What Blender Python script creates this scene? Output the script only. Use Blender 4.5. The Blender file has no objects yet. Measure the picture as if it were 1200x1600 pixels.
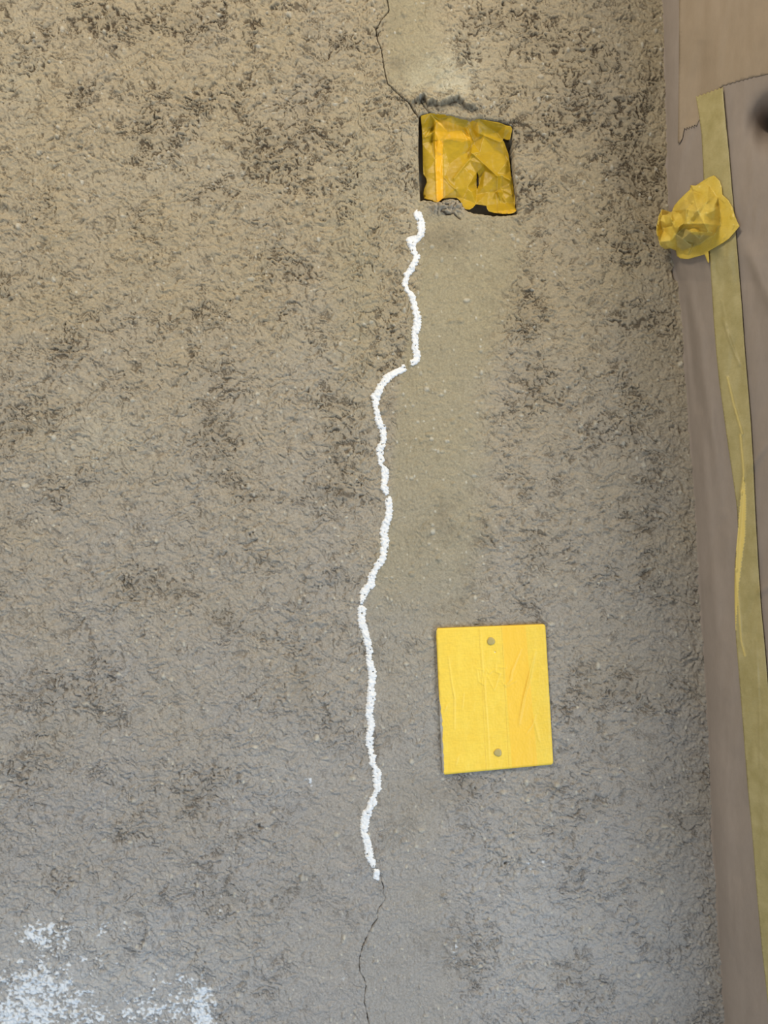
import bpy, math, random
import numpy as np
from mathutils import Vector
from mathutils.geometry import delaunay_2d_cdt

# ------------------------------------------------------------------ scene, camera, light
S = bpy.context.scene
C = S.collection
K = 1.0 / 1600.0          # metres per photo pixel on the wall plane
D = 0.80                  # camera distance from the wall
Z0 = 1.25                 # height of the picture centre

cam_d = bpy.data.cameras.new('camera'); cam = bpy.data.objects.new('camera', cam_d); C.objects.link(cam)
cam_d.sensor_fit = 'VERTICAL'; cam_d.sensor_height = 36.0; cam_d.lens = 36.0 * D
cam.location = (0, -D, Z0); cam.rotation_euler = (math.radians(90), 0, 0)
cam_d.clip_start = 0.01
S.camera = cam
S.view_settings.view_transform = 'Standard'; S.view_settings.look = 'None'
S.view_settings.gamma = 1; S.view_settings.use_curve_mapping = False
S.view_settings.exposure = 0.13

w = bpy.data.worlds.new('world'); S.world = w; w.use_nodes = True
w.node_tree.nodes['Background'].inputs[0].default_value = (1.0, 0.96, 0.90, 1)
w.node_tree.nodes['Background'].inputs[1].default_value = 0.20

def area(name, loc, target, size, power, col):
    l = bpy.data.lights.new(name, 'AREA'); l.shape = 'RECTANGLE'; l.size = size[0]; l.size_y = size[1]
    l.energy = power; l.color = col
    o = bpy.data.objects.new(name, l); C.objects.link(o); o.location = loc
    d = Vector(target) - Vector(loc)
    o.rotation_euler = d.to_track_quat('-Z', 'Y').to_euler()
    return o
area('ceiling_lamp', (-0.75, -1.10, 2.65), (-0.05, 0, 1.35), (0.55, 0.35), 17.0, (1.0, 0.89, 0.72))
area('ceiling_lamp', (1.25, -1.15, 2.55), (0.0, 0, 1.35), (0.55, 0.35), 22.0, (1.0, 0.89, 0.72))
area('daylight_opening', (-1.3, -1.8, 0.20), (-0.1, 0, 0.9), (0.9, 1.2), 14.0, (0.74, 0.87, 1.0))
area('daylight_opening', (1.5, -1.4, 0.20), (0.0, 0, 0.9), (0.9, 1.2), 27.0, (0.55, 0.75, 1.0))

# ------------------------------------------------------------------ helpers
def tag(o, label=None, cat=None, group=None, kind=None):
    for k, v in (('label', label), ('category', cat), ('group', group), ('kind', kind)):
        if v: o[k] = v
    return o

def P(px, py, t=0.0):
    """world point seen at photo position (px,py), t metres in front of the wall"""
    f = (D - t) / D
    return ((px - 600) * K * f, -t, Z0 - (py - 800) * K * f)

def mesh_obj(name, verts, faces, mat, parent=None, smooth=True):
    me = bpy.data.meshes.new(name)
    verts = np.asarray(verts, dtype=np.float32)
    if isinstance(faces, np.ndarray):
        nf, k = faces.shape
        me.vertices.add(len(verts)); me.vertices.foreach_set('co', verts.ravel())
        me.loops.add(nf * k); me.polygons.add(nf)
        me.polygons.foreach_set('loop_start', np.arange(0, nf * k, k, dtype=np.int32))
        me.loops.foreach_set('vertex_index', faces.astype(np.int32).ravel())
        me.update(calc_edges=True)
    else:
        me.from_pydata([tuple(map(float, v)) for v in verts], [], [tuple(map(int, f)) for f in faces]); me.update()
    me.validate()
    me.polygons.foreach_set('use_smooth', np.full(len(me.polygons), smooth, dtype=bool))
    me.materials.append(mat)
    o = bpy.data.objects.new(name, me); C.objects.link(o)
    if parent: o.parent = parent
    return o

def attr(o, name, data):
    a = o.data.attributes.new(name, 'FLOAT', 'POINT'); a.data.foreach_set('value', np.asarray(data, dtype=np.float32).ravel())

def ss(a, b, x):
    t = np.clip((x - a) / (b - a), 0, 1); return t * t * (3 - 2 * t)

def perlin(x, y, seed=0):
    x = np.asarray(x, dtype=np.float64); y = np.asarray(y, dtype=np.float64)
    r = np.random.RandomState(1000 + seed)
    ang = r.rand(256 * 256) * 2 * np.pi
    gx = np.cos(ang).astype(np.float32); gy = np.sin(ang).astype(np.float32)
    xi = np.floor(x).astype(np.int64); yi = np.floor(y).astype(np.int64)
    fx = (x - xi).astype(np.float32); fy = (y - yi).astype(np.float32)
    def g(ix, iy, dx, dy):
        k = (ix & 255) * 256 + (iy & 255)
        return gx[k] * dx + gy[k] * dy
    u = fx * fx * fx * (fx * (fx * 6 - 15) + 10); v = fy * fy * fy * (fy * (fy * 6 - 15) + 10)
    a = g(xi, yi, fx, fy); b = g(xi + 1, yi, fx - 1, fy)
    c = g(xi, yi + 1, fx, fy - 1); d = g(xi + 1, yi + 1, fx - 1, fy - 1)
    return ((a + u * (b - a)) + v * ((c + u * (d - c)) - (a + u * (b - a)))) * 1.5

def fbm(x, y, seed=0, octv=4, gain=0.5):
    s = 0; a = 1; t = 0
    for i in range(octv):
        s = s + a * perlin(x * 2 ** i, y * 2 ** i, seed + i * 7); t += a; a *= gain
    return s / t

def seg_dist(px, py, pts):
    """distance to a polyline and parameter (0..1) of the nearest point"""
    best = np.full(px.shape, 1e9); par = np.zeros(px.shape)
    n = len(pts) - 1
    for i in range(n):
        (x0, y0), (x1, y1) = pts[i], pts[i + 1]
        dx, dy = x1 - x0, y1 - y0
        t = np.clip(((px - x0) * dx + (py - y0) * dy) / (dx * dx + dy * dy + 1e-9), 0, 1)
        d = np.hypot(px - x0 - t * dx, py - y0 - t * dy)
        m = d < best; best = np.where(m, d, best); par = np.where(m, (i + t) / n, par)
    return best, par

def inside(px, py, poly):
    r = np.zeros(px.shape, bool); n = len(poly)
    for i in range(n):
        x0, y0 = poly[i]; x1, y1 = poly[(i + 1) % n]
        if y0 == y1: continue
        c = ((y0 > py) != (y1 > py)) & (px < (x1 - x0) * (py - y0) / (y1 - y0) + x0)
        r ^= c
    return r

def sdf(px, py, poly):
    d, _ = seg_dist(px, py, list(poly) + [poly[0]])
    return np.where(inside(px, py, poly), -d, d)

# ------------------------------------------------------------------ materials
def new_mat(name):
    m = bpy.data.materials.new(name); m.use_nodes = True
    nt = m.node_tree; b = nt.nodes['Principled BSDF']
    return m, nt, b
def N(nt, t, **kw):
    n = nt.nodes.new(t)
    for k, v in kw.items(): setattr(n, k, v)
    return n
def mixc(nt, fac, a, b, blend='MIX'):
    n = N(nt, 'ShaderNodeMix', data_type='RGBA', blend_type=blend)
    for sock, v in ((n.inputs[0], fac), (n.inputs[6], a), (n.inputs[7], b)):
        if isinstance(v, bpy.types.NodeSocket): nt.links.new(v, sock)
        elif isinstance(v, (int, float)): sock.default_value = v
        else: sock.default_value = (*v, 1)
    return n.outputs[2]
def attrn(nt, name):
    return N(nt, 'ShaderNodeAttribute', attribute_name=name).outputs['Fac']
def noise(nt, scale, detail=3, rough=0.6, vec=None, stretch=None):
    tc = N(nt, 'ShaderNodeTexCoord'); v = tc.outputs['Object']
    if stretch:
        mp = N(nt, 'ShaderNodeMapping'); mp.inputs['Scale'].default_value = stretch; nt.links.new(v, mp.inputs[0]); v = mp.outputs[0]
    n = N(nt, 'ShaderNodeTexNoise'); n.inputs['Scale'].default_value = scale
    n.inputs['Detail'].default_value = detail; n.inputs['Roughness'].default_value = rough
    nt.links.new(v, n.inputs['Vector']); return n.outputs['Fac']
def rng(nt, v, a, b, c=0.0, d=1.0):
    n = N(nt, 'ShaderNodeMapRange'); nt.links.new(v, n.inputs[0])
    for i, q in enumerate((a, b, c, d)): n.inputs[i + 1].default_value = q
    return n.outputs[0]
def bump(nt, b, hgt, dist, strength=1.0, prev=None):
    n = N(nt, 'ShaderNodeBump'); n.inputs['Distance'].default_value = dist; n.inputs['Strength'].default_value = strength
    nt.links.new(hgt, n.inputs['Height'])
    if prev: nt.links.new(prev, n.inputs['Normal'])
    nt.links.new(n.outputs[0], b.inputs['Normal']); return n.outputs[0]

def wall_material():
    m, nt, b = new_mat('cement_render')
    base = mixc(nt, attrn(nt, 'tone'), (0.345, 0.325, 0.302), (0.385, 0.318, 0.212))
    base = mixc(nt, attrn(nt, 'pale'), base, (0.53, 0.485, 0.36))
    base = mixc(nt, attrn(nt, 'olive'), base, (0.335, 0.295, 0.18))
    sp = rng(nt, noise(nt, 520, 5, 0.75), 0.34, 0.66)
    base = mixc(nt, sp, mixc(nt, 1.0, base, (0.80, 0.80, 0.79), 'MULTIPLY'), mixc(nt, 1.0, base, (1.18, 1.18, 1.18), 'MULTIPLY'))
    base = mixc(nt, attrn(nt, 'stain_shade'), base, (0.17, 0.14, 0.095))
    base = mixc(nt, attrn(nt, 'dirt_shade'), base, (0.075, 0.054, 0.034))
    base = mixc(nt, attrn(nt, 'grain'), base, (0.60, 0.56, 0.46))
    base = mixc(nt, attrn(nt, 'effl_cool_cast'), base, (0.74, 0.78, 0.82))
    base = mixc(nt, attrn(nt, 'pit'), base, (0.20, 0.175, 0.13))
    nt.links.new(base, b.inputs['Base Color'])
    b.inputs['Roughness'].default_value = 0.93; b.inputs['Specular IOR Level'].default_value = 0.2
    n1 = bump(nt, b, noise(nt, 900, 4, 0.65), 0.0007, 0.8)
    return m

def filler_material():
    m, nt, b = new_mat('white_filler')
    c = mixc(nt, rng(nt, noise(nt, 320, 4, 0.7), 0.52, 0.70), (0.84, 0.84, 0.83), (0.70, 0.71, 0.72))
    nt.links.new(c, b.inputs['Base Color']); b.inputs['Roughness'].default_value = 0.6
    bump(nt, b, noise(nt, 420, 5, 0.7), 0.0006, 0.6)
    return m

def tape_material(name, c1, c2, rough=0.42, transl=0.25, layer=None, crinkle=0.0004, sheer=None):
    m, nt, b = new_mat(name)
    c = mixc(nt, rng(nt, noise(nt, 60, 5, 0.6), 0.3, 0.7), c1, c2)
    # fine crepe of the tape paper
    cr = noise(nt, 500, 3, 0.6, stretch=(0.35, 1, 1.6))
    c = mixc(nt, rng(nt, cr, 0.35, 0.65), mixc(nt, 1.0, c, (0.93, 0.93, 0.93), 'MULTIPLY'), c)
    if layer: c = mixc(nt, attrn(nt, 'layer'), c, layer)
    if sheer: c = mixc(nt, attrn(nt, 'sheer'), c, sheer)
    nt.links.new(c, b.inputs['Base Color']); b.inputs['Roughness'].default_value = rough
    b.inputs['Specular IOR Level'].default_value = 0.45
    n = bump(nt, b, cr, crinkle, 0.25)
    bump(nt, b, noise(nt, 45, 3, 0.5), 0.002, 0.35, prev=n)
    if transl:
        tr = N(nt, 'ShaderNodeBsdfTranslucent'); nt.links.new(c, tr.inputs[0])
        mx = N(nt, 'ShaderNodeMixShader'); mx.inputs[0].default_value = transl
        out = nt.nodes['Material Output']
        nt.links.new(b.outputs[0], mx.inputs[1]); nt.links.new(tr.outputs[0], mx.inputs[2]); nt.links.new(mx.outputs[0], out.inputs[0])
    return m

def paper_material(name, c1, c2):
    m, nt, b = new_mat(name)
    c = mixc(nt, rng(nt, noise(nt, 9, 4, 0.6), 0.3, 0.7), c1, c2)
    c = mixc(nt, rng(nt, noise(nt, 300, 4, 0.7, stretch=(1, 1, 0.35)), 0.35, 0.65), mixc(nt, 1.0, c, (0.95, 0.95, 0.95), 'MULTIPLY'), c)
    nt.links.new(c, b.inputs['Base Color']); b.inputs['Roughness'].default_value = 0.75
    b.inputs['Specular IOR Level'].default_value = 0.3
    n = bump(nt, b, noise(nt, 14, 3, 0.5), 0.012, 0.35)
    bump(nt, b, noise(nt, 700, 3, 0.5), 0.0002, 0.4, prev=n)
    return m

def plain(name, col, rough=0.5, metal=0.0):
    m, nt, b = new_mat(name)
    c = mixc(nt, noise(nt, 300, 3), tuple(x * 0.88 for x in col), col)
    nt.links.new(c, b.inputs['Base Color']); b.inputs['Roughness'].default_value = rough; b.inputs['Metallic'].default_value = metal
    return m

M_WALL = wall_material()
M_FILL = filler_material()
M_TAPE_PLATE = tape_material('yellow_tape', (0.95, 0.64, 0.065), (0.97, 0.69, 0.085), 0.5, 0.0, layer=(0.97, 0.60, 0.055), crinkle=0.0002)
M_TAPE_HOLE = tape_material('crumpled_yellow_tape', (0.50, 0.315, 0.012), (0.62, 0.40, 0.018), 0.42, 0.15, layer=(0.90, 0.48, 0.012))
M_TAPE_WAD = tape_material('wadded_yellow_tape', (0.88, 0.64, 0.08), (0.96, 0.75, 0.18), 0.33, 0.22, sheer=(0.60, 0.50, 0.19))
M_TAPE_LONG = tape_material('thin_tape', (0.46, 0.385, 0.16), (0.60, 0.51, 0.25), 0.45, 0.15, layer=(0.92, 0.72, 0.22))
M_PAPER = paper_material('kraft_paper', (0.31, 0.255, 0.21), (0.36, 0.295, 0.245))
M_PAPER2 = paper_material('kraft_paper_upper', (0.35, 0.27, 0.185), (0.40, 0.31, 0.22))
M_PLATE = plain('white_plastic', (0.80, 0.79, 0.74), 0.4)
M_SCREW = plain('taped_screw', (0.50, 0.40, 0.14), 0.45)
M_BOX = plain('back_box', (0.12, 0.10, 0.08), 0.8)

# ------------------------------------------------------------------ layout data (photo pixels)
CRACK_TOP = [(604,-60),(600,-30),(605,0),(607.5,17),(597,30),(587.5,47),(589,60),(596,77),(599,100),(603,120),(606,132),(617,142),(630,154),(640,162),(646,172),(654,184)]
CRACK_LOW = [(594.5,1366),(596,1377),(599,1384),(598.7,1396),(602.7,1403),(599.7,1409),(591.5,1418.5),(589.5,1424.5),(590,1435),(583,1444),(575,1459),(566,1480),(563,1490),(561,1504),(562,1519),(569,1529.5),(571.7,1540),(569,1558),(570,1570),(573.5,1585),(576.5,1600),(572,1640),(580,1690)]
HOLE = [(655,180),(660,178.5),(672,177),(690,178.5),(705,181),(724,184),(735,187),(747,185),(770,187),(790,192),(800,198),(801,215),(802,250),(804,280),(806,300),(808,325),(808,333),(800,335),(780,336),(765,335.5),(748,333),(736,331),(727,327),(722,318),(714,311),(703,309.5),(694,312),(688,315),(677,314),(662,312),(657,312),(655.5,280),(654,240),(654,210)]
PLATE = dict(TL=(681,981.6), TR=(852,975), BR=(864.7,1194.4), BL=(691.6,1210.7))

# ------------------------------------------------------------------ the rendered wall
def axis(breaks):
    out = []
    for a, b, s in breaks:
        out.append(np.arange(a, b, s))
    return np.concatenate(out + [[breaks[-1][1]]])
XS = axis([(-1400,-260,16),(-260,-40,5),(-40,552,1.3),(552,665,0.75),(665,1150,1.3),(1150,1210,3),(1210,1500,12)])
YS = axis([(-1000,-200,16),(-200,-20,5),(-20,1620,1.3),(1620,1800,5),(1800,2790,16)])
GX, GY = np.meshgrid(XS, YS)

def blobs(px, py, lst):
    r = np.zeros(px.shape)
    for (x, y, rx, ry, a) in lst:
        sx = np.abs(px - x) < 3 * rx; sy = np.abs(py - y) < 3 * ry
        m = sx & sy
        r[m] += a * np.exp(-(((px[m] - x) / rx) ** 2 + ((py[m] - y) / ry) ** 2))
    return r

def build_wall():
    x, y = GX, GY
    wx = x + 14 * perlin(x / 40, y / 40, 1) + 6 * perlin(x / 11, y / 11, 101) + 2.2 * perlin(x / 4.3, y / 4.3, 103)
    wy = y + 14 * perlin(x / 40, y / 40, 2) + 6 * perlin(x / 11, y / 11, 102) + 2.2 * perlin(x / 4.3, y / 4.3, 104)
    # smoother trowelled strip around the crack, wider at the bottom
    lft = np.interp(y, [-20,140,160,330,430,600,800,950,1150,1380,1500,1600],[600,604,650,650,655,622,606,570,590,598,563,572])
    rgt = np.interp(y, [-20,140,330,420,600,800,950,1200,1400,1600],[665,690,800,800,745,745,730,690,690,700])
    strip = ss(-8, 10, x - lft) * ss(45, -25, x - rgt)
    strip *= np.interp(y, [-20,120,140,200,330,400,900,1000,1350,1600],[0.9,0.8,0.25,0.1,0.6,0.9,0.8,0.45,0.75,0.85])
    midl = ss(-60, 30, x - 470) * ss(1080, 1250, y) * ss(700, 560, x) * 0.5
    smooth = np.clip(np.maximum(strip, midl), 0, 1)
    rough = 1 - 0.72 * smooth
    # undulation and lumps
    h = 0.0022 * fbm(x / 260, y / 260, 3, 3) + 0.0010 * fbm(x / 70, y / 60, 4, 2)
    l1 = np.abs(perlin(wx / 17, wy / 13, 5)); l2 = np.abs(perlin(wx / 8.5, wy / 6.5, 6)); l3 = perlin(x / 3.6, y / 3.2, 7)
    l0 = np.abs(perlin(wx / 34, wy / 27, 16))
    amp = 0.75 + 0.5 * ss(-0.3, 0.4, fbm(x / 130, y / 130, 8, 2))
    varm = 0.35 + 0.65 * ss(-.35, .35, fbm(x / 30, y / 24, 105, 2))
    h += rough * amp * (0.00055 * ss(0, 0.30, l0) + varm * (0.0010 * ss(0, 0.24, l1) + 0.0006 * ss(0, 0.30, l2)))
    h += rough * (0.0017 * fbm(wx / 13, wy / 8.5, 106, 4, 0.62) + 0.00022 * l3)
    # vertical float marks on the smoothed strip
    h += smooth * 0.00028 * perlin(x / 5, y / 42, 9) + smooth * 0.0002 * perlin(x / 4, y / 5, 19)
    # short dark crevices, gathered in patches
    patch = fbm(x / 95, y / 80, 10, 3)
    patch = patch + blobs(x, y, [(215,130,60,22,.35),(330,160,50,30,.5),(150,135,40,30,.25),(320,30,80,25,.45),(60,90,40,30,.1),(480,190,60,45,.3),
        (400,230,80,60,.3),(450,270,60,40,.35),(60,620,90,70,.45),(40,690,60,30,.3),(110,560,40,25,.35),(470,430,22,14,.8),(380,760,35,20,.5),
        (330,690,60,30,.25),(520,180,40,40,.2),(900,120,120,100,.3),(980,250,70,120,.35),(860,60,90,60,.2),(870,640,60,60,.3),(700,30,80,40,.1),
        (765,835,14,26,.7),(850,860,60,60,.2),(350,968,25,12,.6),(300,900,60,60,.05),(120,1080,80,25,.3),(180,1130,50,20,.35),(60,1200,70,35,.3),
        (230,1310,90,25,.35),(300,1260,60,30,.25),(90,1370,50,20,.25),(840,910,60,30,.25),(940,1000,60,120,.1),(640,160,50,10,.1),(540,700,50,100,.1),
        (930,1180,40,60,.15),(740,1500,60,60,.2),(900,1540,60,40,.2),(150,1430,120,30,.15),(200,400,100,60,-.25),(190,700,90,60,-.35),(400,1020,120,40,-.2),
        (60,230,60,60,-.2),(700,560,60,160,-.5),(590,540,20,200,-.2),(100,1280,60,20,-.1),(330,1130,60,30,-.1),(640,80,40,70,-.6),(900,480,90,60,.1)])
    clump = ss(-0.12, 0.42, patch)
    cl = 0.42 * clump + 0.08 * ss(900, 400, y) + 0.30 * ss(-.3, .5, fbm(x / 28, y / 22, 107, 2))
    f1 = fbm(wx / 21, (wy - 0.22 * wx) / 10, 11, 4, 0.62); f2 = fbm(x / 26, y / 20, 12, 2)
    cre = ss(0.13, 0.03, np.abs(f1)) * ss(0.20, 0.42, f2 + 0.34 * cl)
    g1 = fbm(wx / 13, (wy - 0.12 * wx) / 6.5, 13, 3, 0.6)
    blot = ss(0.33, 0.43, g1 + 0.21 * cl)
    cre = np.maximum(cre, blot)
    spots = ss(0.44, 0.62, perlin(wx / 5, wy / 4, 15) + 0.14 * cl)
    net = ss(0.05, 0.0, l1) * 0.42 + ss(0.06, 0.0, l2) * 0.25
    fade = np.interp(y, [0, 500, 900, 1600], [1.0, 0.85, 0.62, 0.62])
    dirt_shade = np.clip(np.maximum(cre, spots * 0.8) * (0.62 + 0.38 * clump) * (1 - 0.85 * smooth) * fade, 0, 1)
    h -= 0.0015 * dirt_shade
    dirt_shade = np.clip(0.94 * dirt_shade + net * (1 - 0.6 * smooth) * (0.4 + 0.4 * clump) * varm, 0, 1)  # dirt in the creases, darkened further to strengthen the relief
    stain_shade = np.clip(0.24 * ss(0.0, 0.75, patch) * (0.6 + 0.8 * ss(-.3, .3, perlin(x / 12, y / 10, 17))), 0, 0.6) * (1 - 0.5 * smooth)
    stain_shade += blobs(x, y, [(620,100,14,12,.45),(615,30,18,25,.18),(690,375,45,22,.40),(640,520,10,40,.05),(690,800,12,25,.3),(610,640,14,30,.2),(700,1240,80,26,.22),
                          (865,1225,18,14,.25),(730,962,60,12,.15),(470,1070,25,60,.2),(470,940,20,40,.15),(425,240,25,18,.15),(500,130,30,60,.08)])
    stain_shade = np.clip(stain_shade, 0, 0.7)
    # small protruding sand grains
    grain = np.zeros(x.shape); r = np.random.RandomState(5)
    for i in range(7500):
        gx = r.uniform(-20, 1130); gy = r.uniform(-20, 1620); rad = r.choice([1.3, 1.6, 2.0, 2.6, 3.4, 4.4], p=[.26,.26,.22,.15,.08,.03])
        i0, i1 = np.searchsorted(XS, [gx - 2.2 * rad, gx + 2.2 * rad]); j0, j1 = np.searchsorted(YS, [gy - 2.2 * rad, gy + 2.2 * rad])
        if i1 <= i0 or j1 <= j0: continue
        sx = x[j0:j1, i0:i1]; sy = y[j0:j1, i0:i1]
        el = r.uniform(.7, 1.4)
        q = ((sx - gx) * el) ** 2 + ((sy - gy) / el) ** 2
        g = np.clip(1.15 - q / rad ** 2, 0, 1) ** 0.6
        h[j0:j1, i0:i1] += 0.00040 * rad * g * 0.8
        c = 0.0 if r.rand() > 0.32 else r.uniform(.2, .9)
        grain[j0:j1, i0:i1] = np.maximum(grain[j0:j1, i0:i1], c * g * (0.8 if rad > 2.2 else 1))
    # white salts low on the wall
    sal = blobs(x, y, [(70,1460,55,28,.95),(50,1530,60,34,.9),(20,1590,70,34,1.0),(120,1560,50,40,.5),(175,1448,40,22,.55),(160,1590,90,20,.45),(240,1575,60,30,.6),(260,1530,50,30,.5),(170,1500,60,20,.45),
        (320,1560,30,38,.75),(315,1595,30,22,.6),(345,1425,14,18,.42),(345,1500,12,28,.3),(485,1215,12,16,.62),(833,1352,26,20,.62),(815,1400,24,34,.38),
        (865,1350,12,12,.4),(712,1490,12,24,.55),(700,1560,16,60,.25),(850,1500,10,50,.22),(300,1390,120,40,.22),(440,1190,20,20,.2),(540,1530,25,40,.35),
        (215,1350,100,50,.12),(1000,1545,60,60,.22),(1080,1540,40,60,.2)])
    ntex = 0.72 * fbm(x / 19, y / 16, 21, 5, 0.72) + 0.30 * perlin(x / 5.5, y / 4.6, 22)
    effl_cool_cast = ss(0.55, 0.80, 0.78 * sal + 1.15 * ntex) * np.clip(sal * 1.8, 0, 1)
    effl_cool_cast = np.clip(effl_cool_cast, 0, 0.85) * (1 - 0.7 * ss(0.3, 0.8, dirt_shade))
    cool_veil = np.clip(0.20 * blobs(x, y, [(120,1530,260,120,1),(850,1450,120,160,.5),(430,1200,60,60,.3),(1040,1480,80,140,.5)]), 0, .25)  # bluish cast of the cool light painted in as a thin veil
    h += 0.0006 * effl_cool_cast + 0.0005 * rough * ss(0.2, 0.9, sal) * perlin(x / 6, y / 5, 23)
    effl_cool_cast = np.clip(effl_cool_cast + cool_veil, 0, 0.93)
    # pale patch plaster above the opening
    pale = blobs(x, y, [(690,120,42,34,.75),(718,142,24,16,.7),(650,130,28,18,.4),(715,90,50,40,.3),(640,300,26,130,.18),(35,110,40,90,.22),(160,680,80,50,.28),
        (560,250,50,120,.10),(260,270,180,60,.12),(760,120,30,40,.1),(480,550,60,40,.1),(690,480,30,60,.1)])
    pale = np.clip(pale * (0.75 + 0.5 * perlin(x / 22, y / 20, 24)), 0, 0.85)
    olive = np.clip(strip * np.interp(y, [0,350,450,900,1100,1600],[.5,.5,.55,.5,.1,.05]) + 0.25 * blobs(x, y, [(560,420,40,200,1)]), 0, .6)
    tone = np.interp(y, [-400, 0, 430, 620, 900, 1250, 1600], [1, .98, .95, .70, .42, .12, 0.0]) + 0.22 * fbm(x / 110, y / 110, 25, 3) + np.interp(x, [500, 640, 1000], [0, .12, -.02]) * ss(1100, 800, y)
    tone = np.clip(tone, 0, 1)
    # broken ledge above the opening
    LEDGE = [(640,164),(650,158),(657,153),(664,154),(668,162),(676,158),(684,164),(694,161),(704,158),(712,156),(716,154),(722,162),(730,167),(744,171)]
    led = np.interp(x, [p[0] for p in LEDGE], [p[1] for p in LEDGE]) + 2.0 * perlin(x / 5, y * 0 + 3, 26)
    dy = y - led
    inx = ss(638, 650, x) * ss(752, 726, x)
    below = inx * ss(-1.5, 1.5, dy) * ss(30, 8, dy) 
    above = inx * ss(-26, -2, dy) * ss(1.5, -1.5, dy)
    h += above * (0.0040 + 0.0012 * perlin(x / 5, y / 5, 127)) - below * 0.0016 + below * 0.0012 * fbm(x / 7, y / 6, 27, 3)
    dirt_shade = np.clip(dirt_shade + inx * ss(5, 0, np.abs(dy - 3.0)) * (0.35 + 0.55 * ss(-.2, .3, perlin(x / 8, y / 8, 28))), 0, 1)  # shadow of the ledge painted in along the break
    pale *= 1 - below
    stain_shade = np.clip(stain_shade + .45 * below * ss(16, 4, dy) * (.6 + .6 * perlin(x / 6, y / 5, 128)), 0, .8)  # brown tint deepening the painted shadow under the ledge
    led2, _ = seg_dist(x, y, [(658,158),(664,168),(672,176)])
    dirt_shade = np.clip(dirt_shade + ss(1.8, .4, led2) * .8, 0, 1); h -= .0012 * ss(2.2, .4, led2)
    # hollow corner at the right of the opening
    # fresh lumpy mortar below the opening
    mor = np.exp(-(((x - 697) / 30) ** 4 + ((y - 324) / 12) ** 4)); mor = np.where((x < 640) | (x > 745), 0, mor)
    lump = np.abs(perlin(x / 9, y / 8, 29)) + 0.5 * np.abs(perlin(x / 4, y / 4, 30))
    h += mor * (0.0065 * lump - 0.0005)
    moc, _ = seg_dist(x, y, [(690,331),(699,336),(708,334),(716,341),(719,343)])
    dirt_shade = np.clip(dirt_shade + ss(1.8, .6, moc) * .9 + mor * ss(.2, .02, lump) * .7, 0, 1); h -= .0015 * ss(2.2, .6, moc)  # darker crack line and hollows between the mortar lumps
    tone *= 1 - .35 * mor; olive *= 1 - mor; pale *= 1 - mor
    # cracks
    for pts, w0, w1, dep in ((CRACK_TOP, 0.35, 1.2, 0.003), (CRACK_LOW, 0.40, 0.55, 0.002)):
        d, par = seg_dist(x + 0.9 * perlin(x / 4, y / 4, 31), y, pts)
        wdt = w0 + (w1 - w0) * ss(0.6, 1.0, par)
        br = 1.0 if w1 > 1 else (0.40 + 0.5 * ss(-.2, .2, perlin(x / 11, y / 11, 32)))
        k = ss(wdt + 0.75, wdt * 0.35, d) * br
        dirt_shade = np.clip(np.maximum(dirt_shade, 0.95 * k), 0, 1); h -= dep * k
    # a lip of the right-hand render along the wide end of the crack
    # recess
    hs = sdf(x + 1.2 * perlin(x / 6, y / 6, 33), y + 1.2 * perlin(x / 6, y / 6, 34), HOLE)
    pit = ss(0.9, -0.9, hs)
    h = h * (1 - pit) + pit * (-0.019)
    rim = ss(7, 0, hs) * (1 - pit)
    h -= rim * 0.0012
    # added pit, tinted dark, for the shadow gap between paper and wall
    pk = np.exp(-(((x - 1056) / 6.5) ** 2 + ((y - 428) / 12) ** 2)); h -= 0.010 * ss(.25, .8, pk)
    pit = np.maximum(pit, ss(.2, .7, pk))
    for a in (dirt_shade, effl_cool_cast, pale, olive): a *= (1 - pit)
    hh = h.astype(np.float64)
    V = np.stack([(x - 600) * K, -hh, Z0 - (y - 800) * K], -1).reshape(-1, 3)
    ny, nx = x.shape
    idx = np.arange(ny * nx).reshape(ny, nx)
    F = np.stack([idx[:-1, :-1], idx[1:, :-1], idx[1:, 1:], idx[:-1, 1:]], -1).reshape(-1, 4)
    o = mesh_obj('wall_back', V, F, M_WALL)
    for n, a in (('dirt_shade', dirt_shade), ('effl_cool_cast', effl_cool_cast), ('pale', pale), ('olive', olive), ('tone', tone), ('stain_shade', stain_shade), ('grain', grain), ('pit', pit)):
        attr(o, n, a)
    tag(o, 'rough tan cement rendered wall with dark pits and a thin crack', kind='structure')
    return hh
H = build_wall()

def wall_h(px, py):
    """height of the render at photo positions"""
    px = np.asarray(px, float); py = np.asarray(py, float)
    i = np.clip(np.searchsorted(XS, px) - 1, 0, len(XS) - 2); j = np.clip(np.searchsorted(YS, py) - 1, 0, len(YS) - 2)
    u = (px - XS[i]) / (XS[i + 1] - XS[i]); v = (py - YS[j]) / (YS[j + 1] - YS[j])
    return (H[j, i] * (1 - u) + H[j, i + 1] * u) * (1 - v) + (H[j + 1, i] * (1 - u) + H[j + 1, i + 1] * u) * v

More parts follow.
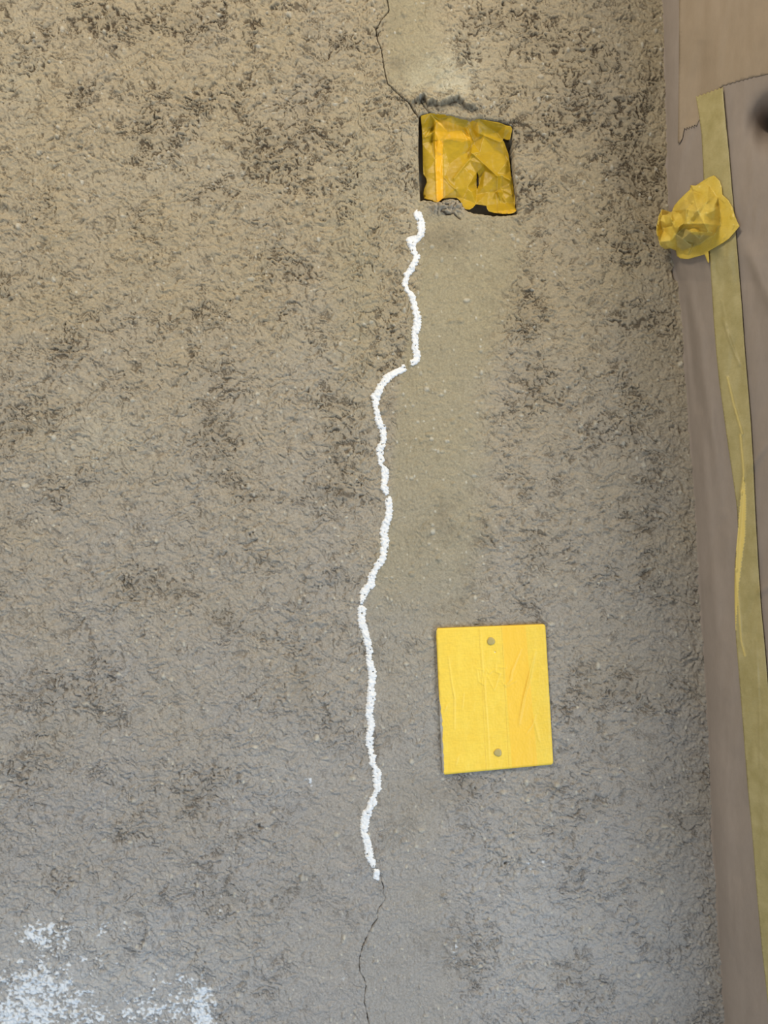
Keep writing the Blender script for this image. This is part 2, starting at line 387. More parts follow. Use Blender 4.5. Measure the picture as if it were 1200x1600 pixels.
# ------------------------------------------------------------------ white filler bead
def spans(txt, ox, oy, sc=5.3333):
    out = []
    for part in txt.split():
        y, a, b = map(float, part.replace(':', ',').replace('-', ',').split(','))
        out.append((oy + y / sc, ox + a / sc, ox + b / sc))
    return out
A = (540, 320); B = (500, 600); Cc = (500, 880); Dd = (500, 1150)
SEG1 = spans('45:590-605 70:575-625 100:562-645 130:590-648 180:600-668 210:600-660 245:603-655 260:582-652 267:512-648 290:500-630 310:508-600 335:520-588 360:530-580 400:545-600 430:565-622 460:560-612 490:540-600 520:525-580 550:510-575 570:480-555 600:485-530 650:470-520 690:480-525 715:490-530 735:510-565 760:520-580 790:540-585 820:550-590 860:548-605 900:560-615 950:572-628 990:568-628 1030:555-630 1060:555-612 1100:550-605 1150:555-605 1200:555-605 1250:562-628 1280:570-620 1300:527-612 1320:545-600 1340:530-560', *A)
SEG2 = spans('1330:470-492 1350:455-500 1375:395-512 1400:340-480 1420:315-430 1450:300-380 1480:290-365', *A) + \
       spans('0:480-552 50:470-530 75:440-520 95:422-510 115:430-500 150:437-487 180:442-485 210:450-495 250:455-500 300:460-515 350:480-540 400:500-555 440:510-552 480:505-548 510:478-540 550:470-530 590:472-525 630:480-535 670:490-520 690:505-555 720:510-570 760:512-576 800:512-565 830:510-550 870:512-570 900:525-575 930:545-560', *B)
SEG3 = spans('935:570-590 960:545-600 1000:540-603 1040:545-603 1080:545-600 1120:535-597 1160:515-580 1200:500-575 1240:502-560 1290:508-570 1330:510-572 1380:505-560 1410:505-555 1450:485-550 1480:465-540', *B) + \
       spans('0:455-532 50:435-490 100:405-465 150:395-455 180:375-460 210:350-450 240:335-405 280:330-385 320:333-365 345:335-350', *Cc)
SEG4 = spans('350:322-360 380:315-382 430:315-375 490:322-375 540:328-400 570:350-405 620:358-415 680:375-430 710:385-432 740:388-443 770:383-425 800:383-430 850:390-450 900:402-470 950:402-467 1000:400-460 1050:395-457 1100:395-463 1150:388-455 1200:382-445 1250:380-435 1300:390-450 1350:400-455 1400:390-445', *Cc) + \
       spans('0:379-442 40:378-440 80:388-440 130:405-445 160:410-467 200:415-460 230:415-462 250:432-480 270:440-495 300:437-510 350:437-510 400:445-510 450:450-508 480:440-480 500:425-465 540:400-475 570:390-470 600:385-440 620:360-435 660:350-425 700:340-412 750:335-408 800:338-385 830:345-405 870:358-420 920:370-430 960:372-440 1000:380-440 1030:395-455 1060:415-468 1090:430-455', *Dd)
SEG5 = spans('1100:450-490 1140:440-497 1170:440-495 1190:460-495 1205:480-490', *Dd)

def build_filler():
    V = []; F = []; base = 0
    for si, seg in enumerate((SEG1, SEG2, SEG3, SEG4, SEG5)):
        ys = np.arange(seg[0][0], seg[-1][0], 0.62)
        a = np.interp(ys, [s[0] for s in seg], [s[1] for s in seg]); b = np.interp(ys, [s[0] for s in seg], [s[2] for s in seg])
        e1 = 2.0 * perlin(ys / 3.1, ys * 0 + si + .3, 41) + 0.9 * perlin(ys / 1.3, ys * 0 + si + .7, 42)
        e2 = 2.0 * perlin(ys / 3.1, ys * 0 + si + 5.3, 43) + 0.9 * perlin(ys / 1.3, ys * 0 + si + 6.7, 44)
        a = a + e1; b = np.maximum(b + e2, a + 1.0)
        n = 21; u = np.linspace(0, 1, n)
        a -= 1.0; b += 1.0
        X = a[:, None] + (b - a)[:, None] * u[None]; Y = np.repeat(ys[:, None], n, 1) + 0.9 * perlin(X / 3, ys[:, None] / 3 + 0 * X, 45)
        wall = wall_h(np.clip(X, -30, 1140), Y)
        # the crack underneath must not pull the bead in: use the level of the rims
        wl = 0.5 * (wall[:, :1] + wall[:, -1:])
        ker = np.ones(9) / 9; wl = np.convolve(np.pad(wl[:, 0], 4, 'edge'), ker, 'valid')[:, None]
        lvl = 0.75 * wl + 0.25 * wall
        dome = np.clip(1 - np.abs(2 * u - 1) ** 5, 0, 1)[None]
        rough = 0.8 + 0.6 * np.abs(perlin(X / 7, Y / 9, 46)) + 0.16 * perlin(X / 3.2, Y / 3.2, 47)
        hgt = lvl + dome * 0.0016 * rough - (1 - dome) * 0.0008
        # pinholes and tears where the wall still shows
        hol = ss(0.62, 0.72, perlin(X / 4.4, Y / 4.0, 48))
        hgt -= 0.0030 * hol
        endf = np.minimum(ss(0, 3, ys - ys[0]), ss(0, 3, ys[-1] - ys))[:, None]
        hgt = hgt * 1.0 - (1 - endf) * 0.0010
        fr = 1.0
        V.append(np.stack([(X - 600) * K * fr, -hgt, Z0 - (Y - 800) * K * fr], -1).reshape(-1, 3))
        idx = base + np.arange(X.size).reshape(X.shape)
        F.append(np.stack([idx[:-1, :-1], idx[1:, :-1], idx[1:, 1:], idx[:-1, 1:]], -1).reshape(-1, 4))
        base += X.size
    o = mesh_obj('crack_filler', np.concatenate(V), np.concatenate(F), M_FILL)
    tag(o, 'wiggly white bead of filler pressed over the crack down the wall', 'filler')
build_filler()

# ------------------------------------------------------------------ sheets: outlines filled with a fine mesh
def densify(poly, step):
    out = []
    for i in range(len(poly)):
        x0, y0 = poly[i]; x1, y1 = poly[(i + 1) % len(poly)]
        n = max(1, int(math.hypot(x1 - x0, y1 - y0) / step))
        for k in range(n): out.append((x0 + (x1 - x0) * k / n, y0 + (y1 - y0) * k / n))
    return out

def fill(poly, step):
    """triangulated fill of an outline: returns xs, ys, faces"""
    ol = densify(poly, step)
    a = np.array(ol); x0, y0 = a.min(0); x1, y1 = a.max(0)
    gx, gy = np.meshgrid(np.arange(x0, x1, step), np.arange(y0, y1, step))
    gx = gx + (np.arange(gx.shape[0]) % 2)[:, None] * step * 0.5
    gx = gx.ravel(); gy = gy.ravel()
    sd = sdf(gx, gy, poly); m = sd < -0.55 * step
    pts = [Vector(p) for p in ol] + [Vector((px, py)) for px, py in zip(gx[m], gy[m])]
    n = len(ol)
    v, e, f, ov, oe, of = delaunay_2d_cdt(pts, [(i, (i + 1) % n) for i in range(n)], [list(range(n))], 1, 1e-5)
    v = np.array([(p[0], p[1]) for p in v])
    F = np.array([t for t in f if len(t) == 3])
    c = v[F].mean(1); keep = inside(c[:, 0], c[:, 1], poly)
    F = F[keep]
    # same winding everywhere: normal towards the viewer (-y) once py points down
    p = v[F]; cr = (p[:, 1, 0] - p[:, 0, 0]) * (p[:, 2, 1] - p[:, 0, 1]) - (p[:, 1, 1] - p[:, 0, 1]) * (p[:, 2, 0] - p[:, 0, 0])
    F[cr > 0] = F[cr > 0][:, ::-1]
    return v[:, 0], v[:, 1], F

def facets(ctrl, x, y):
    """piecewise linear height through control points (px,py,value): the folds of crumpled tape"""
    pts = [Vector((c[0], c[1])) for c in ctrl]; val = np.array([c[2] for c in ctrl], float)
    v, e, f, ov, oe, of = delaunay_2d_cdt(pts, [], [], 0, 1e-5)
    vv = np.array([(p[0], p[1]) for p in v]); vz = np.array([np.mean([val[i] for i in o]) for o in ov])
    out = np.full(x.shape, np.nan)
    for t in f:
        (ax, ay), (bx, by), (cx, cy) = vv[t[0]], vv[t[1]], vv[t[2]]
        den = (by - cy) * (ax - cx) + (cx - bx) * (ay - cy)
        if abs(den) < 1e-9: continue
        l1 = ((by - cy) * (x - cx) + (cx - bx) * (y - cy)) / den; l2 = ((cy - ay) * (x - cx) + (ax - cx) * (y - cy)) / den; l3 = 1 - l1 - l2
        m = (l1 >= -1e-4) & (l2 >= -1e-4) & (l3 >= -1e-4)
        out[m] = (l1 * vz[t[0]] + l2 * vz[t[1]] + l3 * vz[t[2]])[m]
    nanm = np.isnan(out)
    if nanm.any():
        k = np.argmin((x[nanm][:, None] - vv[:, 0]) ** 2 + (y[nanm][:, None] - vv[:, 1]) ** 2, axis=1); out[nanm] = vz[k]
    return out

def thicken(o, t):
    m = o.modifiers.new('thickness', 'SOLIDIFY'); m.thickness = t; m.offset = -1
    return o

def PT(x, y, t):
    f = (D - t) / D
    return np.stack([(x - 600) * K * f, -t, Z0 - (y - 800) * K * f], -1)

def zz(scale, ox, oy, pts):
    return [(ox + p[0] / scale, oy + p[1] / scale, *p[2:]) for p in pts]

# ------------------------------------------------------------------ taped-over cover plate
def build_plate():
    e = bpy.data.objects.new('cover_plate', None); C.objects.link(e)
    cx, cy = 772.0, 1090.0
    e.location = P(cx, cy, 0); loc = np.array(e.location)
    tl, tr, br, bl = [np.array(PLATE[k]) for k in ('TL', 'TR', 'BR', 'BL')]
    def Q(u, v):
        return (tl[0] * (1 - u) * (1 - v) + tr[0] * u * (1 - v) + br[0] * u * v + bl[0] * (1 - u) * v,
                tl[1] * (1 - u) * (1 - v) + tr[1] * u * (1 - v) + br[1] * u * v + bl[1] * (1 - u) * v)
    T = 0.0052
    def slab(name, u0, u1, v0, v1, top, mat, nu, nv, heightf=None, r=0.03, layer=None, inset=None, back=0.0):
        # top surface grid with rounded shoulders, skirt down to the wall
        uu = np.linspace(u0, u1, nu); vv = np.linspace(v0, v1, nv)
        U, Vv = np.meshgrid(uu, vv)
        if inset: U = U + inset(Vv) * (U < .3) * (.3 - U) / .3
        # round the plate's corners by pulling points in
        dx = np.minimum(U, 1 - U) * 172; dy = np.minimum(Vv, 1 - Vv) * 222
        R = 4.5
        px, py = Q(U, Vv)
        m = (dx < R) & (dy < R)
        k = np.hypot(R - dx, R - dy); s = np.where(m & (k > 1e-6), np.minimum(1, np.maximum(R - dx, R - dy) / np.maximum(k, 1e-6)), 1)
        ndx = R - (R - dx) * s; ndy = R - (R - dy) * s
        px = px + np.where(m, (ndx - dx) * np.where(U < .5, 1, -1), 0); py = py + np.where(m, (ndy - dy) * np.where(Vv < .5, 1, -1), 0)
        ed = np.minimum(dx, dy); sh = np.clip(1 - ed / 3.5, 0, 1)
        t = top - 0.0016 * (1 - np.sqrt(np.clip(1 - sh ** 2, 0, 1)))
        if heightf is not None: t = t + heightf(px, py, U, Vv)
        fr = 1.0
        front = PT(px, py, t)
        # skirt ring
        ny, nx = U.shape; idx = np.arange(ny * nx).reshape(ny, nx)
        F = np.stack([idx[:-1, :-1], idx[1:, :-1], idx[1:, 1:], idx[:-1, 1:]], -1).reshape(-1, 4).tolist()
        ring = list(idx[0, :]) + list(idx[1:, -1]) + list(idx[-1, -2::-1]) + list(idx[-2:0:-1, 0])
        Vt = front.reshape(-1, 3); n0 = len(Vt)
        rb = Vt[ring].copy(); rb[:, 1] = -back
        Vt = np.concatenate([Vt, rb]); n = len(ring)
        for i in range(n):
            j = (i + 1) % n; F.append((ring[j], ring[i], n0 + i, n0 + j))
        o = mesh_obj(name, Vt - loc, F, mat, e)
        if layer is not None:
            L = np.concatenate([layer(px, py, U, Vv).ravel(), np.zeros(n)]); attr(o, 'layer', L)
        return o
    slab('back_plate', 0, 1, 0, 1, T - 0.0006, M_PLATE, 40, 50, back=0.0)
    # wrinkles, read off the photograph
    ridges = [([(814,1014),(800,1047),(797,1062),(790,1070)], 1.7, .0009), ([(836,1017),(826,1060),(818,1092),(811,1130)], 2.0, .0013), ([(832,1025),(822,1070)], 5, .0006),
              ([(700,1022),(705,1062),(710,1090),(710,1138)], 1.3, .0006), ([(725,1078),(722,1110)], 1.0, .0004), ([(694,1112),(699,1100)], 1.6, .0006),
              ([(716,1180),(712,1196)], 1.6, .0005), ([(834,1122),(838,1140),(842,1158)], 2.0, .0007), ([(822,1146),(832,1132),(836,1118)], 1.6, .0006),
              ([(750,984),(753,1030),(757,1075),(762,1140),(765,1201)], 1.4, .00045)]
    emb = [[(745,1045),(748,1065),(757,1071),(759,1048),(745,1045)],[(760,1046),(764,1052),(773,1046)],[(762,1058),(772,1078),(781,1052)],[(782,1043),(790,1043)],[(785,1066),(790,1072),(805,1064)],
           [(774,1038),(775,1050),(781,1052)],[(750,1049),(753,1066)]]
    def hf(px, py, U, V):
        h = 0.00018 * perlin(px / 9, py / 26, 51) + 0.0001 * perlin(px / 3, py / 5, 52)
        for pts, wd, a in ridges:
            d, q = seg_dist(px, py, pts); h = h + a * np.exp(-(d / wd) ** 2) * np.sin(np.pi * np.clip(q * .9 + .05, 0, 1)) ** .6
        for pts in emb:
            d, q = seg_dist(px, py, pts); h = h + 0.00034 * np.exp(-(d / 1.5) ** 2)
        d = np.hypot(px - 773.5, py - 1019); h = h - .0012 * np.exp(-(d / 1.3) ** 2)
        edge = np.minimum(U, 1 - U) * 172
        return h + 0.0004 * ss(6, 0, edge) * perlin(px / 5, py / 7, 53)
    lay = lambda px, py, U, V: ss(0, .006, U - np.interp(V, [0, 1], [.60, .625])) * ss(.006, 0, U - np.interp(V, [0, 1], [.815, .855])) * .9
    no = lambda px, py, U, V: 0 * U
    slab('left_tape_strip', 0, .42, 0, 1, T, M_TAPE_PLATE, 110, 300, hf, layer=no, back=0.0004,
         inset=lambda V: .016 * ss(.45, .6, V) * (1 + .5 * perlin(V * 30, V * 0 + .5, 54)) + .006 * ss(.06, 0, V))
    slab('middle_tape_strip', .395, .84, 0, 1, T + .00016, M_TAPE_PLATE, 110, 300, hf, layer=lay, back=0.0004)
    slab('right_tape_strip', .60, 1, 0, 1, T + .00034, M_TAPE_PLATE, 110, 300, hf, layer=lay, back=0.0004)
    for (sx, sy) in ((767.3, 1001.8), (778, 1176)):
        V = []; F = []; n = 28; rings = [(6.2, 0), (6.0, .0006), (5.0, .00095), (2.8, .0011)]
        for r, dz in rings:
            for k in range(n):
                a = 2 * math.pi * k / n
                wob = 1 + .05 * math.sin(3 * a + sx)
                V.append(P(sx + r * wob * math.cos(a), sy + r * wob * math.sin(a), T + .0002 + dz))
        for q in range(3):
            for k in range(n): F.append((q * n + k, (q + 1) * n + k, (q + 1) * n + (k + 1) % n, q * n + (k + 1) % n))
        # slot pressed into the tape
        V.append(P(sx, sy, T + .0009)); c = len(V) - 1
        for k in range(n): F.append((3 * n + k, c, 3 * n + (k + 1) % n))
        o = mesh_obj('screw', np.array(V) - loc, F, M_SCREW, e); tag(o, 'brownish screw head showing through the yellow tape')
    tag(e, 'flat rectangular cover plate wrapped in smooth bright yellow tape, low on wall', 'cover plate')
build_plate()

# ------------------------------------------------------------------ crumpled tape stuffed in the opening
def build_hole_tape():
    L = zz(6, 630, 150, [(165,185),(168,240),(175,300),(180,450),(183,600),(190,735),(215,775),(220,810),(195,870),(187,920),(195,960),(230,970),(280,985),(320,1000),(340,985),(365,965),(440,955),(500,955),
        (530,980),(545,1010),(565,1040),(580,1060),(620,1066),(655,1045),(680,1015),(720,1020),(780,1030),(785,1055),(800,1080),(850,1095),(930,1105),(1000,1105),(1040,1095),(1062,1075),(1050,1040),(1048,980),(1040,900),(1030,800),(1010,740),
        (1000,640),(985,540),(945,430),(932,412),(940,400),(970,412),(1000,410),(1012,360),(1022,310),(1010,285),(960,275),(900,250),(840,240),(760,225),(700,212),(620,222),(560,205),(450,185),(350,172),(250,163)])
    x, y, F = fill(L, 1.1)
    mm = [ # (zoom x, zoom y, depth in mm, negative = inside the wall)
        (165,185,-2),(250,165,-1),(350,175,-1),(450,185,-2),(560,205,-3),(620,222,-4),(700,212,-2),(840,240,-1),(960,275,0),(1020,300,1),(1000,410,0),(935,412,-5),
        (170,300,-6),(180,450,-10),(183,600,-12),(200,740,-14),(190,920,-12),(230,970,-8),
        (310,240,-6),(205,390,-9),(280,300,-14),(270,420,-15),(296,330,-7),
        (290,410,-10),(300,600,-11),(310,800,-10),(320,985,-5),(335,1000,-4),(365,965,-5),(372,830,-9),(368,600,-10),(362,430,-9),
        (330,420,-7),(335,700,-8),(345,900,-7),
        (330,215,-8),(420,340,-8),(550,320,-9),(580,300,-8),(630,390,-14),(655,440,-17),(600,410,-9),(440,450,-10),(460,390,-7),
        (640,300,-10),(680,380,-13),(760,370,-9),(900,430,-4),(880,340,-9),(800,300,-8),(700,350,-8),
        (620,520,-14),(640,535,-7),(760,640,-4.5),(870,740,-3),(720,530,-9),(860,520,-9),(960,560,-8),(985,600,-6),
        (620,600,-10),(560,660,-7),(480,770,-6),(490,870,-5),(395,770,-11),(440,830,-8),(430,640,-14),(540,560,-13),(400,530,-12),
        (690,720,-12),(700,800,-20),(692,870,-15),(660,760,-8),(640,900,-5),(600,860,-6),(560,960,-8),(500,950,-9),(600,1060,-3),(680,1010,-9),(690,920,-14),
        (745,860,-9),(760,700,-11),(800,900,-8),(720,980,-7),(780,1030,-5),(860,900,-9),
        (885,760,-3),(890,900,-2.5),(895,1085,-1.5),(925,870,-10),(1000,830,-5),(930,760,-6),(1000,790,-2),(1030,830,-6),(940,900,-9),(1020,920,-4),(1040,900,-7),
        (980,1040,-3),(920,1000,-8),(1000,1075,1.5),(940,1080,0),(850,1090,-2),(1010,1060,0),(1062,1078,1.0),(1040,1000,-6),(1005,700,-9),(1030,740,-6)]
    ct = [(630 + a / 6, 150 + b / 6, (c * 0.85 - 3.0) / 1000) for a, b, c in mm]
    # small random facets between the main folds
    t = facets(ct, x, y)
    r = np.random.RandomState(3); small = [(r.uniform(645, 815), r.uniform(168, 345), r.uniform(-1, 1) * .00035) for _ in range(120)]
    t = t + facets(small, x, y) + .0002 * perlin(x / 6, y / 6, 61)
    for pts, wd, a in (([(636,530),(720,600),(800,680),(870,742)], .9, .0016), ([(884,752),(888,900),(893,1088)], .9, .0018), ([(880,750),(930,745),(1005,792)], .9, .0015),
                       ([(918,868),(990,838)], .7, .0012), ([(925,878),(1020,925)], .7, .0012), ([(615,600),(560,670),(480,772)], 1.0, .0014), ([(395,770),(440,830),(490,872)], .9, .0012),
                       ([(312,240),(250,320),(203,390)], .9, .0016), ([(275,300),(268,420)], .8, -.0015), ([(590,300),(620,370),(655,440)], .9, .0018), ([(655,440),(625,500),(618,560)], 1.0, -.0016),
                       ([(296,240),(300,600),(318,975)], .6, .0010), ([(366,440),(370,700),(372,965)], .7, -.0009), ([(760,372),(830,400),(910,430)], 1.0, .0012), ([(915,900),(950,980),(985,1040)], .7, .0010),
                       ([(545,1000),(600,900),(640,800)], 1.4, .0008)):
        dd, q = seg_dist(x, y, zz(6, 630, 150, pts)); t = t + a * np.exp(-np.abs(dd / (2 * wd)) ** 1.3)
    def lay(px, py):
        s = inside(px, py, zz(6, 630, 150, [(292,240),(345,215),(590,300),(640,410),(560,430),(380,400),(368,560),(372,975),(312,1000),(300,700)]))
        s2 = inside(px, py, zz(6, 630, 150, [(620,222),(700,250),(720,380),(640,450),(590,340)]))
        s1 = inside(px, py, zz(6, 630, 150, [(298,420),(368,420),(376,975),(315,1000)]))
        s3 = inside(px, py, zz(6, 630, 150, [(850,1085),(1062,1060),(1062,1110),(850,1110)]))
        return .55 * s + .45 * s1 + .5 * s2 + .6 * s3
    # slit between the two bags of tape
    slit = [(630 + a / 6, 150 + b / 6) for a, b in [(693,712),(703,735),(709,780),(707,830),(694,874),(688,830),(690,770)]]
    c = np.stack([x[F].mean(1), y[F].mean(1)], 1); keep = ~inside(c[:, 0], c[:, 1], slit)
    t = np.maximum(t + .0028 * ss(205, 182, y - (x - 655) * .13), -.0165)
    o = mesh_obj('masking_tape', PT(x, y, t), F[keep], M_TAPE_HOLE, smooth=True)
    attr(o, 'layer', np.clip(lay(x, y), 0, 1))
    thicken(o, .00025)
    tag(o, 'crumpled glossy yellow tape stuffed into the square opening in the wall', 'masking tape')
build_hole_tape()

# ------------------------------------------------------------------ brown paper over the side reveal
EDGE = [(-900,970),(-420,1010),(0,1036),(200,1042),(300,1044),(400,1050),(440,1060),(500,1066),(700,1081),(900,1093),(1100,1105),(1300,1114),(1500,1126),(1600,1133),(2100,1170),(2700,1210)]
def edge_x(y): return np.interp(y, [e[0] for e in EDGE], [e[1] for e in EDGE])
def paper_t(x, y):
    """how far the paper stands off the wall at a photo position"""
    s = x - edge_x(y)
    sm = np.maximum(s, 0); t = 0.0002 + 0.00046 * sm + 0.00040 * 75 * (1 - np.exp(-sm / 75)) + 0.004 * (1 - np.exp(-np.maximum(s, 0) / 7))
    t = np.where(s > 360, 0.0002 + 0.00046 * 360 + .030 * (1 - math.exp(-360 / 75)) + .004 + 0.00010 * (s - 360), t)
    k = ss(0, 25, s) * (1 - .8 * ss(300, 400, s))
    t = t + k * (0.0042 * fbm(s / 55 + y / 700, y / 230, 71, 3) + 0.0014 * np.abs(perlin(s / 22 + y / 160, y / 110, 72)))
    # long slanting folds
    for pts, wd, a in (([(1075,445),(1092,520),(1102,600),(1118,700),(1130,800)], 9, .0028), ([(1070,440),(1088,640)], 6, -.0018),
                       ([(1095,650),(1108,820),(1122,1000)], 8, .0016), ([(1096,60),(1090,180)], 12, -.003), ([(1165,380),(1200,460),(1230,520)], 10, .003),
                       ([(1166,740),(1200,690)], 6, .0016), ([(1180,930),(1215,905)], 6, .0018),([(1120,1180),(1150,1500)], 12, .0015), ([(1062,250),(1080,200),(1090,190)], 6, .0016)):
        d, q = seg_dist(x, y, pts); t = t + 1.6 * a * np.exp(-(d / wd) ** 2) * np.sin(np.pi * np.clip(q, .02, .98)) ** .5
    # deep dent, shaped in so this spot of the paper falls dark
    t = t - .060 * np.exp(-(((x - 1212) / 25) ** 2 + ((y - 192) / 28) ** 2) ** .8)
    return t

def build_paper():
    ys = np.concatenate([np.arange(-900, -10, 14), np.arange(-10, 1610, 3.2), np.arange(1610, 2700, 14)])
    s = np.concatenate([[-14, -9, -5, -2.5], np.arange(0, 30, 1.6), np.arange(30, 170, 3), np.arange(170, 640, 10), np.arange(640, 1500, 40)])
    Sg, Y = np.meshgrid(s, ys); wob = 1.0 * perlin(Y / 14, Y * 0 + .5, 73)
    X = edge_x(Y) + Sg + wob * ss(40, 0, Sg)
    t = paper_t(X, Y)
    t = np.where(Sg < 0, 0.0018 + Sg * 0.0006, t + .0018)
    V = PT(X, Y, t).reshape(-1, 3)
    ny, nx = X.shape; idx = np.arange(ny * nx).reshape(ny, nx)
    F = np.stack([idx[:-1, :-1], idx[1:, :-1], idx[1:, 1:], idx[:-1, 1:]], -1).reshape(-1, 4)
    o = mesh_obj('masking_paper', V, F, M_PAPER); 
    tag(o, 'long sheet of brown kraft paper covering the full height beside the wall', 'masking paper')
build_paper()

def serrate(p0, p1, n, amp):
    out = []; dx, dy = p1[0] - p0[0], p1[1] - p0[1]; L = math.hypot(dx, dy); nx, ny = -dy / L, dx / L
    for k in range(n + 1):
        t = k / n; a = amp if k % 2 else 0
        out.append((p0[0] + dx * t + nx * a, p0[1] + dy * t + ny * a))
    return out

def build_upper_sheet():
    ol = [(1059.5,-300),(1061,0),(1061,60),(1060.5,130),(1059,224),(1062,223),(1066,216),(1067.5,208)] + serrate((1068.5, 204), (1088, 197), 10, -3.4) + \
         [(1100,170),(1112,150)] + serrate((1128,135), (1181,120), 16, -1.5) + [(1215,112),(1330,95),(1330,-300)]
    x, y, F = fill(ol, 3.5)
    t = paper_t(x, y) + .0024 + .0012 * ss(12, 0, x - 1060) + .0008 * ss(14, 0, sdf(x, y, ol) * -1) * ss(90, 120, y) * ss(1100, 1080, x) 
    o = mesh_obj('masking_paper', PT(x, y, t), F, M_PAPER2); thicken(o, .0003)
    tag(o, 'upper piece of brown paper with a torn zigzag lower edge', 'masking paper')
build_upper_sheet()

LT_L = [(1087,150),(1092,180),(1096,210),(1098,250),(1100,300),(1104,360),(1109,400),(1112,450),(1115,500),(1119,550),(1124,600),(1131,650),(1138,700),(1144,740),(1149,775),(1152,800),(1153,830),(1151,850),(1148,880),(1147.5,920),(1148,960),(1150,1000),(1155,1060),(1162,1150),(1168,1230),(1175,1300),(1182,1390),(1190,1480),(1200,1570),(1218,1700)]
LT_R = [(1129,135),(1133,180),(1139,240),(1144,300),(1150,370),(1154,420),(1159,480),(1163,540),(1168,600),(1173,660),(1177,730),(1180,800),(1184,870),(1189,950),(1194,1000),(1199,1060),(1206,1150),(1215,1300),(1228,1500),(1240,1700)]
def build_long_tape():
    top = serrate((1087, 150), (1129, 135), 14, 2.6)
    ol = top + LT_R[1:] + LT_L[::-1][:-1]
    x, y, F = fill(ol, 2.0)
    t = paper_t(x, y) + .0046 + .0010 * ss(250, 180, y) + .0002 * perlin(x / 5, y / 12, 81)
    folds = [([(1130,500),(1142,535),(1155,570)], 1.8, .0016), ([(1137,590),(1146,630),(1160,678)], 1.8, .0020), ([(1157,680),(1161,725),(1162,745),(1158,770)], 1.7, .0022),
             ([(1158,770),(1156,800),(1151,850),(1150,890)], 2.6, .0024), ([(1150,890),(1153,930),(1158,1000),(1164,1025)], 1.5, .0014), ([(1181,1000),(1186,1100),(1188,1200)], 1.4, .0008),
             ([(1172,395),(1165,430)], 2, .0006),([(1128,470),(1135,510)], 2, .001)]
    for pts, wd, a in folds:
        d, q = seg_dist(x, y, pts); t = t + a * np.exp(-(d / wd) ** 2)
    # the doubled, twisted part
    tw = [(1161,745),(1164,755),(1166,790),(1164,840),(1160,870),(1155,910),(1151,960),(1149,990),(1147,950),(1147,900),(1150,860),(1155,800)]
    layer = np.where(inside(x, y, tw), .95, 0.)
    d, _ = seg_dist(x, y, folds[1][0]); layer = np.maximum(layer, .6 * np.exp(-(d / 1.6) ** 2))
    d, _ = seg_dist(x, y, folds[2][0]); layer = np.maximum(layer, .7 * np.exp(-(d / 1.8) ** 2))
    d, _ = seg_dist(x, y, folds[4][0]); layer = np.maximum(layer, .7 * np.exp(-(d / 1.4) ** 2))
    t = t + .0008 * (layer > .9)
    o = mesh_obj('masking_tape', PT(x, y, t), F, M_TAPE_LONG); attr(o, 'layer', layer); thicken(o, .00015)
    tag(o, 'long pale yellow strip of tape running down the brown paper', 'masking tape')
build_long_tape()

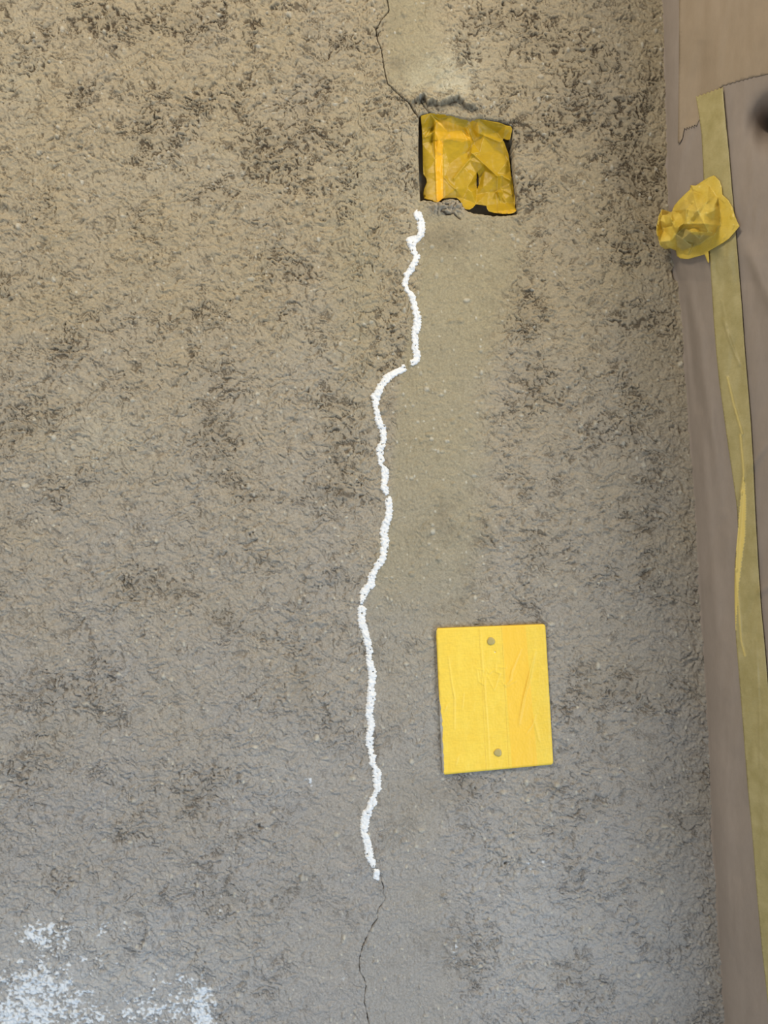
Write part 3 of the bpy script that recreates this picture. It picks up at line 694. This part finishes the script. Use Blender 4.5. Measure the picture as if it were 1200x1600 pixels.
# ------------------------------------------------------------------ tape wadded round a knob
def build_wad():
    ol = zz(6, 1000, 240, [(205,520),(212,575),(250,570),(300,540),(320,490),(360,440),(410,390),(470,335),(472,295),(520,300),(590,255),(640,225),(690,205),(705,215),(745,255),(765,310),(772,385),(830,440),(870,510),(888,580),
         (912,640),(933,680),(905,715),(885,740),(830,800),(780,835),(720,870),(650,910),(640,915),(648,1010),(640,1030),(620,985),(605,945),(540,965),(450,990),(380,985),(345,960),(335,910),(290,890),(230,895),(195,870),(172,810),(157,740),(155,680),(175,590)])
    cx, cy = 1088, 340
    x, y, F = fill(ol, 1.2)
    # base level: on the paper at the right, on the wall at the left
    ctrl = [(205,520,16),(180,600,20),(158,720,22),(180,830,16),(225,890,10),(215,575,17),(300,540,15),(410,390,20),(470,335,26),(472,295,40),(590,255,44),(690,205,48),(745,255,48),(772,385,42),(870,510,34),(933,680,36),(888,740,36),
            (780,835,30),(650,905,30),(640,1025,26),(605,945,26),(450,990,20),(345,960,12),(335,910,16),(290,890,20),
            (560,372,58),(500,350,50),(480,300,46),(640,330,64),(740,380,62),(750,300,50),(600,290,56),
            (430,520,58),(520,450,66),(415,650,50),(330,640,36),(300,560,26),(290,600,34),(380,560,34),(460,460,46),
            (600,560,78),(700,500,74),(760,560,66),(560,480,70),(540,540,76),(620,480,72),
            (440,655,60),(600,650,82),(820,670,60),(700,650,72),(480,690,56),(480,735,66),(640,725,76),(690,745,66),(560,705,62),
            (400,700,40),(340,760,38),(300,810,30),(360,690,52),(300,680,30),(220,720,14),(190,620,18),(240,650,22),(240,820,24),(200,700,12),(250,870,20),
            (650,780,60),(480,860,46),(400,920,30),(640,860,40),(560,800,60),(500,830,42),(740,800,44),(760,720,58),(720,840,34),(860,620,52),(850,700,46),(400,800,46),(330,850,26),(540,930,26),(450,950,34)]
    ct = [(1000 + a / 6, 240 + b / 6, c / 1000) for a, b, c in ctrl]
    t = facets(ct, x, y)
    r = np.random.RandomState(8); small = [(r.uniform(1020, 1165), r.uniform(265, 420), r.uniform(-1, 1) * .0015) for _ in range(110)]
    d = -sdf(x, y, ol)
    t = t + facets(small, x, y) * ss(0, 6, d) + .0004 * perlin(x / 5, y / 5, 91) + .0007 * np.abs(perlin(x / 11, y / 9, 93))
    for pts, wd, a in (([(415,660),(425,600),(440,520),(490,450)], .9, .0040), ([(430,660),(560,655),(700,670),(820,672)], 1.0, .0034), ([(290,570),(296,640),(330,700)], .8, .0026),
                       ([(745,250),(755,320),(742,400),(722,460)], 1.0, .0030), ([(520,550),(580,490),(640,440)], 1.0, .0024), ([(480,735),(580,740),(680,738)], .9, .0030),
                       ([(680,745),(700,800),(650,870)], .9, .0026), ([(300,800),(320,740),(370,690)], .9, .0022), ([(480,350),(555,374)], 1.1, -.0040), ([(340,470),(470,455)], 1.0, .0022),
                       ([(230,690),(300,672)], .7, -.0030), ([(400,915),(520,880),(640,800)], 1.1, -.0026), ([(640,560),(720,520),(800,440)], 1.2, .0020), ([(860,480),(880,600),(840,720)], 1.2, .0022)):
        dd, q = seg_dist(x, y, zz(6, 1000, 240, pts)); t = t + a * np.exp(-np.abs(dd / (2.2 * wd)) ** 1.3)
    base = np.where(x > edge_x(y), paper_t(x, y) + .005, .004)
    t = np.maximum(t, base + .002)
    front = PT(x, y, t)
    o = mesh_obj('wad_tape', front, F, M_TAPE_WAD); thicken(o, .0003)
    # crumpled flank reaching back to what it sticks on, so the ball is closed
    e = bpy.data.objects.new('tape_ball', None); C.objects.link(e); e.location = P(cx, cy, .02)
    loc = np.array(e.location)
    o.name = 'crumpled_cap'; o.data.vertices.foreach_set('co', (front - loc).astype(np.float32).ravel()); o.parent = e
    dn = np.array(densify(ol, 2.0)); n = len(dn)
    ft = np.maximum(facets(ct, dn[:, 0], dn[:, 1]), np.where(dn[:, 0] > edge_x(dn[:, 1]), paper_t(dn[:, 0], dn[:, 1]) + .005, .004) + .002)
    V = []; F2 = []
    rows = 7
    for k in range(rows):
        q = k / (rows - 1)
        sc = 1 - .28 * q
        X = cx + (dn[:, 0] - cx) * sc; Y = cy + 4 + (dn[:, 1] - cy - 4) * sc
        back = np.where(X > edge_x(Y), paper_t(X, Y) + .003, .0025)
        T_ = ft * (1 - q) + back * q + .002 * perlin(X / 9, Y / 9 + k, 92) * (0 < q < 1)
        V.append(PT(X, Y, T_ - .0002))
    V = np.concatenate(V)
    for k in range(rows - 1):
        for i in range(n):
            j = (i + 1) % n; F2.append((k * n + i, k * n + j, (k + 1) * n + j, (k + 1) * n + i))
    sk = mesh_obj('gathered_skirt', V - loc, F2, M_TAPE_WAD, e)
    attr(sk, 'sheer', np.zeros(len(sk.data.vertices)))
    shp = zz(6, 1000, 240, [(335,770),(370,720),(430,698),(490,760),(600,765),(650,775),(560,850),(400,905),(350,870)])
    attr(o, 'sheer', .85 * ss(2.5, -1.5, sdf(x, y, shp)))
    tag(e, 'crumpled ball of bright yellow tape bulging over the paper edge', 'masking tape')
build_wad()
